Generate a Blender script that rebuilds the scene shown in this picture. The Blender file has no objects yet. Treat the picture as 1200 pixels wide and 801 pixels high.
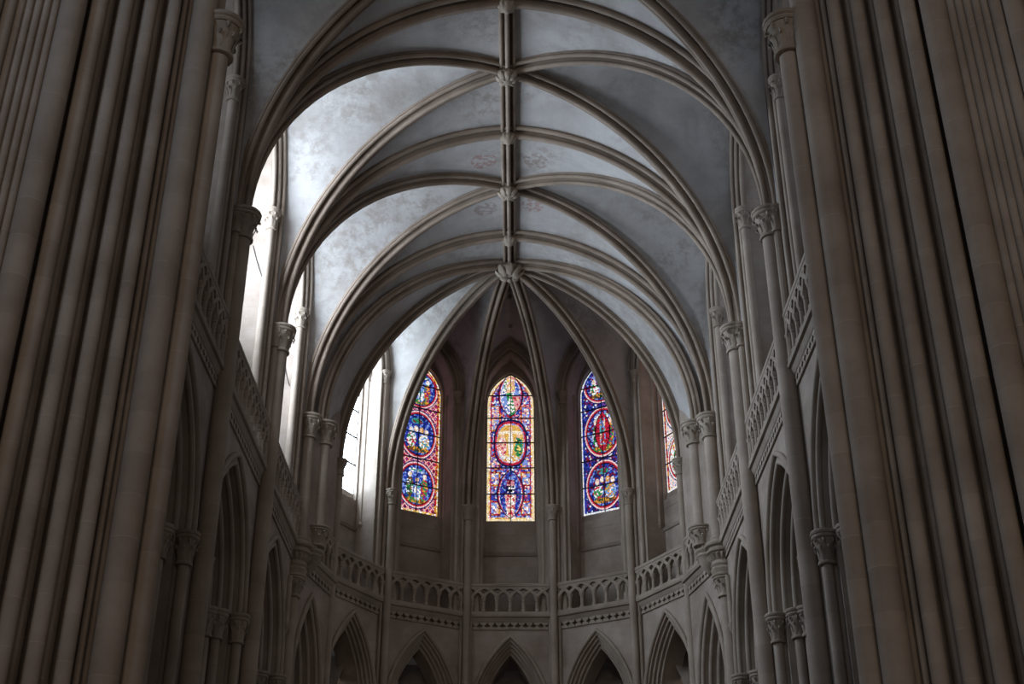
import bpy, math, random
from mathutils import Vector
random.seed(7)
SC = bpy.context.scene
COL = SC.collection
PI = math.pi

# ------------------------------------------------------------------ camera, world, exposure
cam_d = bpy.data.cameras.new('camera'); cam_d.sensor_width = 36.0; cam_d.lens = 1525.8 / 1200 * 36
cam_d.clip_end = 300
cam = bpy.data.objects.new('camera', cam_d); COL.objects.link(cam)
cam.location = (0.21, 0.0, 1.6); cam.rotation_euler = (PI / 2 + 0.5042, 0, 0.004)
SC.camera = cam
W = bpy.data.worlds.new('world'); SC.world = W; W.use_nodes = True
W.node_tree.nodes['Background'].inputs[0].default_value = (0.80, 0.86, 1.0, 1)   # even, dim daylight down the open nave
W.node_tree.nodes['Background'].inputs[1].default_value = 0.022
SC.view_settings.view_transform = 'Standard'; SC.view_settings.look = 'None'
SC.view_settings.gamma = 1; SC.view_settings.exposure = 0.0; SC.view_settings.use_curve_mapping = False
LEFT_SKY, RIGHT_SKY, APSE_CLEAR = (1.6, 22.0, 20.0), (0.5, 0.7, 0.9), 20.0      # brightness of the clear glazing, bay by bay

def lamp(name, loc, aim, power, color, size, spread=180):
    l = bpy.data.lights.new(name, 'AREA'); l.energy = power; l.color = color; l.size = size; l.shape = 'DISK'; l.spread = math.radians(spread)
    o = bpy.data.objects.new(name, l); COL.objects.link(o); o.location = loc
    o.rotation_euler = (Vector(aim) - Vector(loc)).to_track_quat('-Z', 'Y').to_euler()
    return o
# all of these stand outside the picture, where the church goes on: fill lamps added to the west and high in the nave,
# and nave lamps behind the visitor, and the transept clerestory beside the crossing
lamp('west_fill_offscreen', (0, -28, 13), (0, 20, 12), 850, (1.0, 0.82, 0.66), 9)  # added soft frontal fill for the piers and apse walls, unseen
lamp('nave_lamp_left_offscreen', (-5.0, -3.0, 5.0), (-5.5, 16, 9), 75, (1.0, 0.74, 0.50), 1.2)
lamp('nave_lamp_right_offscreen', (5.0, -3.0, 5.0), (5.5, 16, 9), 100, (1.0, 0.70, 0.44), 1.2)
lamp('nave_high_fill_left_offscreen', (-6.4, -4.0, 19.5), (5.5, 16, 13), 240, (1.0, 0.96, 0.95), 2.6)  # added fill, brightens the upper part of the pier opposite
lamp('nave_high_fill_right_offscreen', (6.4, -4.0, 19.5), (-5.5, 16, 13), 240, (1.0, 0.95, 0.92), 2.6)  # matching added fill from the other side, for the left pier
lamp('transept_window_left_offscreen', (-10.6, 5.8, 19.5), (-6.6, 15, 15), 330, (0.46, 0.70, 1.0), 2.2)

# ------------------------------------------------------------------ materials
def mat(name, base, dark, scale=0.6, bump=0.15, joint=None, stain=None, rough=0.85, contrast=(0.35, 0.72)):
    m = bpy.data.materials.new(name); m.use_nodes = True
    nt = m.node_tree; N = nt.nodes; L = nt.links
    bs = N['Principled BSDF']; bs.inputs['Roughness'].default_value = rough
    bs.inputs['Specular IOR Level'].default_value = 0.25
    geo = N.new('ShaderNodeNewGeometry')
    n1 = N.new('ShaderNodeTexNoise'); n1.inputs['Scale'].default_value = scale; n1.inputs['Detail'].default_value = 7
    n1.inputs['Roughness'].default_value = 0.62
    L.new(geo.outputs['Position'], n1.inputs['Vector'])
    r1 = N.new('ShaderNodeValToRGB'); r1.color_ramp.elements[0].position = contrast[0]; r1.color_ramp.elements[1].position = contrast[1]
    r1.color_ramp.elements[0].color = (*dark, 1); r1.color_ramp.elements[1].color = (*base, 1)
    L.new(n1.outputs['Fac'], r1.inputs['Fac'])
    col = r1.outputs['Color']
    n2 = N.new('ShaderNodeTexNoise'); n2.inputs['Scale'].default_value = 14; n2.inputs['Detail'].default_value = 5
    L.new(geo.outputs['Position'], n2.inputs['Vector'])
    hgt = n2.outputs['Fac']
    def mixc(fac, a, b, mode='MIX'):
        x = N.new('ShaderNodeMix'); x.data_type = 'RGBA'; x.blend_type = mode
        for s, v in (('Factor', fac), ('A', a), ('B', b)):
            i = [k for k in x.inputs if k.name == s and (k.type == 'RGBA' if s != 'Factor' else k.type == 'VALUE')][0]
            if hasattr(v, 'type') and hasattr(v, 'is_linked'): L.new(v, i)
            else: i.default_value = v
        return [k for k in x.outputs if k.type == 'RGBA'][0]
    def math_(op, a, b=None, c=None):
        x = N.new('ShaderNodeMath'); x.operation = op
        for k, v in enumerate((a, b, c)):
            if v is None: continue
            if hasattr(v, 'is_linked'): L.new(v, x.inputs[k])
            else: x.inputs[k].default_value = v
        return x.outputs[0]
    if joint == 'drum':      # courses of stone drums: each its own tint, a thin pale mortar line
        oi = N.new('ShaderNodeObjectInfo'); sp = N.new('ShaderNodeSeparateXYZ'); L.new(geo.outputs['Position'], sp.inputs[0])
        zz = math_('ADD', math_('DIVIDE', sp.outputs[2], 0.62), math_('MULTIPLY', oi.outputs['Random'], 7.3))
        wn = N.new('ShaderNodeTexWhiteNoise'); wn.noise_dimensions = '1D'; L.new(math_('FLOOR', zz), wn.inputs['W'])
        col = mixc(1.0, col, mixc(wn.outputs['Value'], (0.92, 0.915, 0.91, 1), (1.06, 1.055, 1.05, 1)), 'MULTIPLY')
        fr = math_('FRACT', zz)
        line = math_('LESS_THAN', fr, 0.028)
        ln = N.new('ShaderNodeTexNoise'); ln.inputs['Scale'].default_value = 1.1; L.new(geo.outputs['Position'], ln.inputs['Vector'])
        line = math_('MULTIPLY', line, math_('GREATER_THAN', ln.outputs['Fac'], 0.52))
        col = mixc(math_('MULTIPLY', line, 0.22), col, (base[0] * 1.35, base[1] * 1.33, base[2] * 1.3, 1))
    if joint == 'ashlar':
        uv = N.new('ShaderNodeUVMap')
        br = N.new('ShaderNodeTexBrick'); L.new(uv.outputs[0], br.inputs['Vector'])
        br.inputs['Scale'].default_value = 1.0; br.inputs['Mortar Size'].default_value = 0.008
        br.inputs['Brick Width'].default_value = 0.62; br.inputs['Row Height'].default_value = 0.31
        br.inputs['Color1'].default_value = (0.90, 0.90, 0.90, 1); br.inputs['Color2'].default_value = (1.06, 1.05, 1.04, 1)
        br.inputs['Mortar'].default_value = (0.84, 0.83, 0.82, 1)
        col = mixc(0.3 if stain else 0.6, col, br.outputs['Color'], 'MULTIPLY')
    if stain:                # grey-brown damp patches and, on the vault, the small painted rosettes
        n3 = N.new('ShaderNodeTexNoise'); n3.inputs['Scale'].default_value = 0.42; n3.inputs['Detail'].default_value = 8
        n3.inputs['Roughness'].default_value = 0.7; n3.inputs['Distortion'].default_value = 0.4
        L.new(geo.outputs['Position'], n3.inputs['Vector'])
        r3 = N.new('ShaderNodeValToRGB'); r3.color_ramp.elements[0].position = 0.50; r3.color_ramp.elements[1].position = 0.70
        r3.color_ramp.elements[0].color = (0, 0, 0, 1); r3.color_ramp.elements[1].color = (1, 1, 1, 1)
        L.new(n3.outputs['Fac'], r3.inputs['Fac'])
        col = mixc(math_('MULTIPLY', r3.outputs['Color'], 0.55), col, (*stain, 1))
        n5 = N.new('ShaderNodeTexNoise'); n5.inputs['Scale'].default_value = 3.2; n5.inputs['Detail'].default_value = 9; n5.inputs['Roughness'].default_value = 0.75
        L.new(geo.outputs['Position'], n5.inputs['Vector'])
        n6 = N.new('ShaderNodeTexNoise'); n6.inputs['Scale'].default_value = 0.5; n6.inputs['Detail'].default_value = 3
        mp = N.new('ShaderNodeVectorMath'); mp.operation = 'ADD'; mp.inputs[1].default_value = (13, 5, 8); L.new(geo.outputs['Position'], mp.inputs[0]); L.new(mp.outputs[0], n6.inputs['Vector'])
        sm = N.new('ShaderNodeMapRange'); sm.inputs[1].default_value = 0.44; sm.inputs[2].default_value = 0.62; L.new(n6.outputs['Fac'], sm.inputs[0])
        s5 = N.new('ShaderNodeMapRange'); s5.inputs[1].default_value = 0.45; s5.inputs[2].default_value = 0.60; L.new(n5.outputs['Fac'], s5.inputs[0])
        col = mixc(math_('MULTIPLY', math_('MULTIPLY', sm.outputs[0], s5.outputs[0]), 0.6), col, (stain[0] * 1.0, stain[1] * .98, stain[2] * .92, 1))
        n4 = N.new('ShaderNodeTexNoise'); n4.inputs['Scale'].default_value = 9.0; n4.inputs['Detail'].default_value = 3
        L.new(geo.outputs['Position'], n4.inputs['Vector'])
        for (rx, ry, rr, c) in ((0.74, 28.86, 0.36, (0.20, 0.13, 0.10)), (-0.68, 28.86, 0.36, (0.27, 0.10, 0.08)),
                                (-0.68, 31.15, 0.34, (0.20, 0.13, 0.11)), (0.68, 30.98, 0.32, (0.26, 0.10, 0.08))):
            vd = N.new('ShaderNodeVectorMath'); vd.operation = 'DISTANCE'; vd.inputs[1].default_value = (rx, ry, 23.2)
            L.new(geo.outputs['Position'], vd.inputs[0])
            ins = math_('LESS_THAN', vd.outputs['Value'], rr)
            ptn = math_('GREATER_THAN', n4.outputs['Fac'], 0.50)
            col = mixc(math_('MULTIPLY', math_('MULTIPLY', ins, ptn), 0.5), col, (*c, 1))
    L.new(col, bs.inputs['Base Color'])
    bp = N.new('ShaderNodeBump'); bp.inputs['Strength'].default_value = bump; bp.inputs['Distance'].default_value = 0.03
    L.new(hgt, bp.inputs['Height']); L.new(bp.outputs['Normal'], bs.inputs['Normal'])
    return m
M_WALL = mat('limestone ashlar', (0.39, 0.335, 0.293), (0.235, 0.186, 0.152), 0.9, joint='ashlar')
M_SHAFT = mat('limestone drums', (0.37, 0.31, 0.26), (0.255, 0.205, 0.165), 0.8, joint='drum')
M_PIER = M_SHAFT
M_RIB = mat('rib limestone', (0.315, 0.25, 0.20), (0.19, 0.146, 0.113), 0.9)
M_TRIM = mat('trim limestone', (0.35, 0.295, 0.245), (0.225, 0.182, 0.146), 0.9)
M_CARVE = mat('carved limestone', (0.37, 0.31, 0.255), (0.225, 0.182, 0.142), 2.2, bump=0.4)
M_WEB = mat('vault plaster', (0.48, 0.465, 0.455), (0.345, 0.325, 0.315), 0.55, joint='ashlar', stain=(0.20, 0.175, 0.15))
M_APSEWEB = M_WEB
M_FLOOR = mat('stone paving', (0.30, 0.27, 0.24), (0.2, 0.18, 0.16), 1.0)
M_IRON = mat('dark iron', (0.02, 0.02, 0.022), (0.012, 0.012, 0.014), 3.0, rough=0.6)

def glow(name, color, strength, sample=True):
    m = bpy.data.materials.new(name); m.use_nodes = True
    nt = m.node_tree; N = nt.nodes; N.clear()
    e = N.new('ShaderNodeEmission'); e.inputs[0].default_value = (*color, 1); e.inputs[1].default_value = strength
    o = N.new('ShaderNodeOutputMaterial'); nt.links.new(e.outputs[0], o.inputs[0])
    if not sample: m.cycles.emission_sampling = 'NONE'
    return m
M_SKY_L = [glow('clear leaded glass in daylight', (0.74, 0.86, 1.0), v) for v in LEFT_SKY]
M_SKY_R = [glow('grey leaded glass in daylight', (0.70, 0.82, 1.0), v) for v in RIGHT_SKY]
M_SKY_A = glow('clear apse glass in daylight', (0.72, 0.86, 1.0), APSE_CLEAR)
M_AMB = mat('ambulatory glass', (0.20, 0.21, 0.22), (0.14, 0.15, 0.16), 2.0, rough=0.3)
def stained_mat():
    m = bpy.data.materials.new('stained glass in daylight'); m.use_nodes = True
    nt = m.node_tree; N = nt.nodes; N.clear()
    a = N.new('ShaderNodeVertexColor'); a.layer_name = 'glass'
    e = N.new('ShaderNodeEmission'); e.inputs[1].default_value = 1.05
    o = N.new('ShaderNodeOutputMaterial'); nt.links.new(a.outputs['Color'], e.inputs[0]); nt.links.new(e.outputs[0], o.inputs[0])
    m.cycles.emission_sampling = 'NONE'
    return m
M_STAIN = stained_mat()

# ------------------------------------------------------------------ helpers
def link(o, parent=None):
    COL.objects.link(o)
    if parent is not None: o.parent = parent
    return o
def mesh(name, V, F, m, parent=None, smooth=True, uv=None, flat_angle=None):
    me = bpy.data.meshes.new(name); me.from_pydata([tuple(v) for v in V], [], F); me.materials.append(m)
    if uv:
        l = me.uv_layers.new(name='UVMap')
        for p in me.polygons:
            for li in p.loop_indices: l.data[li].uv = uv[me.loops[li].vertex_index]
    if smooth:
        me.polygons.foreach_set('use_smooth', [True] * len(me.polygons))
        if flat_angle: me.set_sharp_from_angle(angle=math.radians(flat_angle))
    me.update()
    return link(bpy.data.objects.new(name, me), parent)
def root(name, loc=(0, 0, 0)):
    o = bpy.data.objects.new(name, None); o.location = loc; o.empty_display_size = 0.2
    return link(o)
def tag(o, label=None, cat=None, group=None, kind='thing'):
    if label: o['label'] = label
    if cat: o['category'] = cat
    if group: o['group'] = group
    if kind: o['kind'] = kind
    return o
def adopt(child, parent):        # keep world place under a root that is only translated
    child.parent = parent; child.location = child.location - parent.location
    return child

def grid_faces(nu, nv, closed_v=False):
    F = []
    for i in range(nu - 1):
        for j in range(nv if closed_v else nv - 1):
            k = (j + 1) % nv
            F.append((i * nv + j, (i + 1) * nv + j, (i + 1) * nv + k, i * nv + k))
    return F
def sweep(name, path, nrm, binrm, prof, m, parent=None, closed=True, flat=40, caps=True):
    """path points, inward normals nrm, side vectors binrm; prof = [(side, inward)]"""
    V = []
    for p, n, b in zip(path, nrm, binrm):
        for (s, t) in prof: V.append(p + b * s + n * t)
    F = grid_faces(len(path), len(prof), closed)
    if closed and caps:
        k = len(prof); F.append(tuple(range(k))[::-1]); F.append(tuple((len(path) - 1) * k + i for i in range(k)))
    return mesh(name, V, F, m, parent, True, None, flat)
def circ(r, cs=0, ct=0, n=10):
    return [(cs + r * math.cos(2 * PI * i / n), ct + r * math.sin(2 * PI * i / n)) for i in range(n)]
def lathe(name, x, y, prof, m, parent=None, n=14, flat=35):
    V = []
    for (r, z) in prof:
        for i in range(n):
            a = 2 * PI * i / n; V.append((x + r * math.cos(a), y + r * math.sin(a), z))
    F = grid_faces(len(prof), n, True)
    F.append(tuple(range(n))[::-1]); F.append(tuple((len(prof) - 1) * n + i for i in range(n)))
    return mesh(name, V, F, m, parent, True, None, flat)
def box(name, c, ax, half, m, parent=None):
    """c centre; ax three unit vectors; half three half sizes"""
    V = []
    for i in (-1, 1):
        for j in (-1, 1):
            for k in (-1, 1):
                V.append(c + ax[0] * (i * half[0]) + ax[1] * (j * half[1]) + ax[2] * (k * half[2]))
    F = [(0, 1, 3, 2), (4, 6, 7, 5), (0, 4, 5, 1), (2, 3, 7, 6), (0, 2, 6, 4), (1, 5, 7, 3)]
    return mesh(name, V, F, m, parent, False)
UP = Vector((0, 0, 1))

# --- capital: bell, necking, two rows of curled leaves, moulded abacus (shared mesh data)
def capital_data():
    V, F = [], []
    n = 16
    prof = [(1.0, -1.75), (1.16, -1.72), (1.2, -1.62), (1.14, -1.52), (1.0, -1.5), (1.02, -1.0), (1.2, -0.5), (1.5, -0.12), (1.5, 0.0)]
    for (r, z) in prof:
        for i in range(n):
            a = 2 * PI * i / n; V.append((r * math.cos(a), r * math.sin(a), z))
    F += grid_faces(len(prof), n, True); F.append(tuple(range(n))[::-1])
    def leaf(a, z0, h, out, wd):
        k = len(V)
        ca, sa = math.cos(a), math.sin(a)
        rows = [(1.0, z0, wd * .55), (1.12, z0 + h * .45, wd), (1.3 + out * .5, z0 + h * .85, wd * .8), (1.42 + out, z0 + h, wd * .55),
                (1.55 + out, z0 + h * .86, wd * .42), (1.42 + out, z0 + h * .72, wd * .3)]
        for (r, z, w_) in rows:
            for (s, dr) in ((-w_, -.06), (0, .06), (w_, -.06)):
                V.append(((r + dr) * ca - s * sa, (r + dr) * sa + s * ca, z))
        for i in range(len(rows) - 1):
            for j in range(2):
                F.append((k + i * 3 + j, k + i * 3 + j + 1, k + i * 3 + 4 + j, k + i * 3 + 3 + j))
    for i in range(8): leaf(2 * PI * i / 8, -1.5, 1.0, 0.05, .32)
    for i in range(8): leaf(2 * PI * (i + .5) / 8, -1.15, 1.1, 0.22, .34)
    me = bpy.data.meshes.new('capital'); me.from_pydata(V, [], F); me.materials.append(M_CARVE)
    me.polygons.foreach_set('use_smooth', [True] * len(F)); me.set_sharp_from_angle(angle=math.radians(50)); me.update()
    V, F = [], []
    prof = [(1.2, -0.02), (1.62, 0.0), (1.72, 0.1), (1.72, 0.2), (1.62, 0.25), (1.78, 0.33), (1.82, 0.46), (1.72, 0.56), (1.2, 0.58)]
    for (r, z) in prof:
        for i in range(n):
            a = 2 * PI * i / n; V.append((r * math.cos(a), r * math.sin(a), z))
    F += grid_faces(len(prof), n, True); F.append(tuple(range(n))[::-1]); F.append(tuple((len(prof) - 1) * n + i for i in range(n)))
    me2 = bpy.data.meshes.new('abacus'); me2.from_pydata(V, [], F); me2.materials.append(M_CARVE)
    me2.polygons.foreach_set('use_smooth', [True] * len(F)); me2.set_sharp_from_angle(angle=math.radians(40)); me2.update()
    return me, me2
CAP, ABA = capital_data()
def capital(x, y, ztop, s, parent, hs=None):
    """ztop: upper face of the abacus"""
    hs = hs or s
    c = link(bpy.data.objects.new('capital', CAP), parent); c.location = (x, y, ztop - .58 * hs); c.scale = (s, s, hs)
    c.rotation_euler.z = random.uniform(0, .7)
    a = link(bpy.data.objects.new('abacus', ABA), c)
    return c
def shaft_mesh(x, y, r, z0, z1, parent, m=None, base=True, n=14, name='shaft'):
    prof = [(r, z0), (r, z1)]
    if base: prof = [(r * 1.7, z0), (r * 1.7, z0 + .18), (r * 1.45, z0 + .24), (r * 1.5, z0 + .32), (r, z0 + .4), (r, z1)]
    return lathe(name, x, y, prof, m or M_SHAFT, parent, n)

# --- arches
def half_arc(S, T, n, off=0.0):
    """points and inward normals from springing S up to crown T, centre on the springing line"""
    d = Vector((T.x - S.x, T.y - S.y, 0)); w = d.length; d = d / w; h = T.z - S.z
    R = (h * h + w * w) / (2 * w); C = S + d * R
    a1 = math.atan2(h, R - w)
    P, Nn = [], []
    for i in range(n + 1):
        a = a1 * i / n
        e = d * -math.cos(a) + UP * math.sin(a)
        P.append(C + e * (R + off)); Nn.append(-e)
    return P, Nn, d
def pointed(w, zs, za, n=14, z0=None):
    """(a, z) outline of a pointed opening, from one foot to the other, with in-plane inward normals"""
    h = za - zs; R = (h * h + w * w) / (2 * w); c = w - R
    a1 = math.atan2(h, -c if c < 0 else R - w)
    a1 = math.atan2(h, R - w)
    pts = []
    if z0 is not None: pts.append((-w, z0, 1, 0))
    for i in range(n + 1):
        a = a1 * i / n
        pts.append((-w + R - R * math.cos(a), zs + R * math.sin(a), math.cos(a), -math.sin(a)))
    right = [(-x, z, -nx, nz) for (x, z, nx, nz) in reversed(pts)]
    ap = pts[-1]
    pts[-1] = (0, za, 0, -1)
    return pts[:-1] + [pts[-1]] + right[1:]
def half_width(w, zs, za, z):
    if z <= zs: return w
    h = za - zs; R = (h * h + w * w) / (2 * w); q = R * R - (z - zs) ** 2
    return max(0.0, math.sqrt(max(q, 0)) - (R - w))

class Bay:
    """local frame of a stretch of wall: a along the wall, d depth away from the room, z up"""
    def __init__(s, o, u, n): s.o = Vector((o[0], o[1], 0)); s.u = Vector((u[0], u[1], 0)).normalized(); s.n = Vector((n[0], n[1], 0)).normalized()
    def P(s, a, d, z): return s.o + s.u * a - s.n * d + UP * z
    def ax(s): return (s.u, s.n, UP)

def pierced_wall(name, B, d, half, z0, z1, w, zb, zs, za, parent, m=M_WALL):
    """flat wall face with one pointed hole (half width w, foot zb, springing zs, apex za)"""
    V, F, uv = [], [], []
    def quad(p):
        k = len(V)
        for (a, z) in p: V.append(B.P(a, d, z)); uv.append((a + 50, z))
        F.append((k, k + 1, k + 2, k + 3))
    quad([(-half, z0), (-w, z0), (-w, z1), (-half, z1)]); quad([(w, z0), (half, z0), (half, z1), (w, z1)])
    if zb > z0: quad([(-w, z0), (w, z0), (w, zb), (-w, zb)])
    pts = [(a, z) for (a, z, _, _) in pointed(w, zs, za, 12)]
    for (a, z), (b, y) in zip(pts[:-1], pts[1:]): quad([(a, z), (b, y), (b, z1), (a, z1)])
    return mesh(name, V, F, m, parent, False, uv)
def reveal(name, B, d0, d1, w, zb, zs, za, parent, m=M_WALL, w1=None, sill=True):
    w1 = w1 or w
    A = pointed(w, zs, za, 12, zb); C = pointed(w1, zs, za - (w - w1) * 0.8, 12, zb)
    V = [B.P(a, d0, z) for (a, z, _, _) in A] + [B.P(a, d1, z) for (a, z, _, _) in C]
    n = len(A); F = [(i, i + 1, n + i + 1, n + i) for i in range(n - 1)]
    uv = []
    for k in (d0, d1):
        s = 0
        for i, (a, z, _, _) in enumerate(A): uv.append((k, z if z < zs else z + abs(a) * 0))
    if sill: F.append((0, n, 2 * n - 1, n - 1))
    return mesh(name, V, F, m, parent, True, uv, 30)
def arch_tube(name, B, w, zs, za, d, r, m, parent, z0=None, n=14, sides=8):
    pts = pointed(w, zs, za, n, z0)
    path = [B.P(a, d, z) for (a, z, _, _) in pts]
    nr = [B.u * nx + UP * nz for (_, _, nx, nz) in pts]
    return sweep(name, path, nr, [B.n] * len(pts), circ(r, 0, 0, sides), m, parent, True, 60)
def arch_step(name, B, w, wi, zs, za, d0, d1, m, parent, z0):
    """one order of an arch: face from w in to wi at depth d0, then soffit back to d1; concentric"""
    pts = pointed(w, zs, za, 14, z0); e = w - wi
    V = []
    for (a, z, nx, nz) in pts:
        sx = math.copysign(1, a) if abs(a) > 1e-6 else 0
        k = e / max(abs(nz), .5) if sx == 0 else e      # mitre at the apex
        V += [B.P(a, d0, z), B.P(a + nx * k, d0, z + nz * k), B.P(a + nx * k, d1, z + nz * k)]
    return mesh(name, V, grid_faces(len(pts), 3), m, parent, True, None, 30)

# ------------------------------------------------------------------ measures (metres)
XS, XW = 5.5, 5.66                       # wall-shaft centres and wall face of the straight choir
D, C1 = 4.926, 22.65
C0, C2, C3 = C1 - D, C1 + D, C1 + 2 * D
ZC, ZR = 17.2, 22.98                     # top of the capitals, underside of the ridge rib
RA, YC = 5.20, 34.155                    # apse: five sides of a twelve-sided figure
WEB = 0.26                               # webs lie this far above the rib soffits
AP = [Vector((-RA * math.sin(math.radians(75 - 30 * k)), YC + RA * math.cos(math.radians(75 - 30 * k)), 0)) for k in range(6)]
ZS_S, ZS_A, ZRAIL = 13.46, 13.64, 14.62

# ------------------------------------------------------------------ floor and outer shell of the setting
f = mesh('floor', [(-16, -8, 0), (16, -8, 0), (16, 50, 0), (-16, 50, 0)], [(0, 1, 2, 3)], M_FLOOR, None, False)
tag(f, 'grey stone paving of the church floor', 'floor', kind='structure')

wallL = tag(root('wall_left', (-XW, C0, 0)), 'shaded limestone choir wall with lancet arcade and clerestory', 'wall', kind='structure')
wallR = tag(root('wall_right', (XW, C0, 0)), 'daylit limestone choir wall with lancet arcade and clerestory', 'wall', kind='structure')
wallA = tag(root('wall_back', (0, YC + RA, 0)), 'five-sided limestone apse wall with tall recessed windows', 'wall', kind='structure')
ceil = tag(root('ceiling', (0, C0, ZR)), 'pale plastered rib vault over the choir and apse', 'ceiling', kind='structure')
WALLS = {-1: wallL, 1: wallR}

# ------------------------------------------------------------------ ribs
RIB_PROF = [(-.23, -.31), (-.23, -.24), (-.12, -.22), (-.11, -.27), (-.06, -.27), (-.04, -.09), (.04, -.09), (.06, -.27), (.11, -.27), (.12, -.22), (.23, -.24), (.23, -.31)]
def rib(name, path, nrm, binrm, label, cat, group=None, k=1.0, rolls=True, ends=True):
    b = sweep(name, path, nrm, binrm, [(s * k, t * k) for (s, t) in RIB_PROF], M_RIB, None)
    tag(b, label, cat, group)
    sweep('soffit_roll', path, nrm, binrm, circ(.066 * k, 0, -.066 * k), M_RIB, b, True, 60)
    for s in (-1, 1):
        sweep('side_roll', path, nrm, binrm, circ(.058 * k, s * .176 * k, -.185 * k), M_RIB, b, True, 60)
    return b
def arch_path(S1, S2, T, n=22):
    P, Nn, d = half_arc(S1, T, n); Q, Mn, e = half_arc(S2, T, n)
    b = d.cross(UP)
    path = P[:-1] + [T] + Q[:-1][::-1]
    nr = Nn[:-1] + [Vector((0, 0, -1 / max(.8, -Nn[-1].z)))] + Mn[:-1][::-1]
    return path, nr, [b] * len(path)
def half_path(S, T, n=22):
    P, Nn, d = half_arc(S, T, n); b = d.cross(UP)
    return P, Nn, [b] * len(P)

TR_K = 1.12
def transverse(y, label, k=TR_K):
    p = arch_path(Vector((-XS + .05, y, ZC)), Vector((XS - .05, y, ZC)), Vector((0, y, ZR)))
    return rib('transverse_arch', *p, label, 'arch', 'transverse arches of the choir vault', k)
for y, l in ((C0, 'moulded transverse arch of the vault at the crossing piers'), (C1, 'first moulded transverse arch of the vault beyond the crossing piers'),
             (C2, 'middle moulded transverse arch between the two rows of clerestory bays'), (C3, 'moulded transverse arch of the vault next to the apse')):
    transverse(y, l)
ORD = ('first', 'second', 'third')
BAYS = [(C0, C1), (C1, C2), (C2, C3)]
for i, (ya, yb) in enumerate(BAYS):
    ym = (ya + yb) / 2; T = Vector((0, ym, ZR))
    for (sx, yy, far) in ((-1, ya, 0), (1, ya, 0), (-1, yb, 1), (1, yb, 1)):
        S = Vector((sx * (XS - .1), yy + (.12 if not far else -.12), ZC))
        rib('diagonal_rib', *half_path(S, T), 'diagonal rib of the %s vault bay, from the %s wall, on its %s side' %
            (ORD[i], 'shaded' if sx < 0 else 'daylit', 'apse' if far else 'crossing'), 'rib', 'diagonal ribs of the choir vault', 0.92)
# ridge rib, one length between neighbouring bosses and arches
stops = [C0, (C0 + C1) / 2, C1, (C1 + C2) / 2, C2, (C2 + C3) / 2, C3, YC]
for i in range(len(stops) - 1):
    a, b = stops[i] + .1, stops[i + 1] - .1
    path = [Vector((0, a + (b - a) * t / 4, ZR)) for t in range(5)]
    where = 'over the %s vault bay on its %s side' % (ORD[min(i // 2, 2)], 'apse' if i % 2 else 'crossing') if i < 6 else 'between the last transverse arch and the apse boss'
    rib('ridge_rib', path, [-UP] * 5, [Vector((1, 0, 0))] * 5, 'straight moulded ridge rib ' + where, 'rib', 'ridge ribs of the choir vault', 0.85)

def boss(x, y, z, r, label):
    o = lathe('vault_boss', x, y, [(.25 * r, z + .1), (r * .8, z + .08), (r * .95, z - .02), (r * .8, z - .12), (r * .45, z - .2), (r * .12, z - .23)], M_CARVE, None, 16)
    tag(o, label, 'boss', 'carved bosses on the ridge')
    for k in range(8):
        a = 2 * PI * k / 8; ca, sa = math.cos(a), math.sin(a)
        V = []
        for (q, zz, w_) in ((.25, -.20, .10), (.55, -.24, .24), (.9, -.17, .28), (1.12, -.06, .16), (1.05, .02, .10)):
            for (s, dz) in ((-w_, .03), (0, -.04), (w_, .03)):
                V.append((x + r * (q * ca - s * sa), y + r * (q * sa + s * ca), z + zz * (r / .3) * .9 + dz))
        mesh('leaf', V, grid_faces(5, 3), M_CARVE, o)
    return o
for i, (ya, yb) in enumerate(BAYS): boss(0, (ya + yb) / 2, ZR, .27, 'carved leaf boss at the crown of the %s vault bay' % ORD[i])
boss(0, YC, ZR, .40, 'large carved leaf boss where the apse ribs meet')
for y, l in ((C1, 'small carved knot where the ridge meets the first transverse arch'), (C2, 'small carved knot where the ridge meets the middle transverse arch'),
             (C3, 'small carved knot where the ridge meets the transverse arch next to the apse')): boss(0, y, ZR + .03, .19, l)

# apse ribs and the rib pair just before them
S3 = [Vector((s * 5.13, 32.99, ZC)) for s in (-1, 1)]
TB = Vector((0, YC, ZR))
APN = ['shaded shaft at the mouth of the apse', 'shaft beside the clear apse window', 'shaft between the red window and the central window',
       'shaft between the central window and the dark blue window', 'shaft beside the yellow-flecked apse window', 'daylit shaft at the mouth of the apse']
for k in range(6):
    S = Vector((AP[k].x * .985, YC + (AP[k].y - YC) * .985, ZC))
    rib('apse_rib', *half_path(S, TB), 'moulded apse rib rising from the ' + APN[k], 'rib', 'apse ribs meeting at the large boss', 0.92)
for s, S in zip(('shaded', 'daylit'), S3):
    rib('apse_rib', *half_path(Vector((S.x * .99, S.y, S.z)), TB), 'moulded rib rising from the inner of the paired shafts on the %s pilaster' % s, 'rib', 'apse ribs meeting at the large boss', 1.05)

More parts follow.
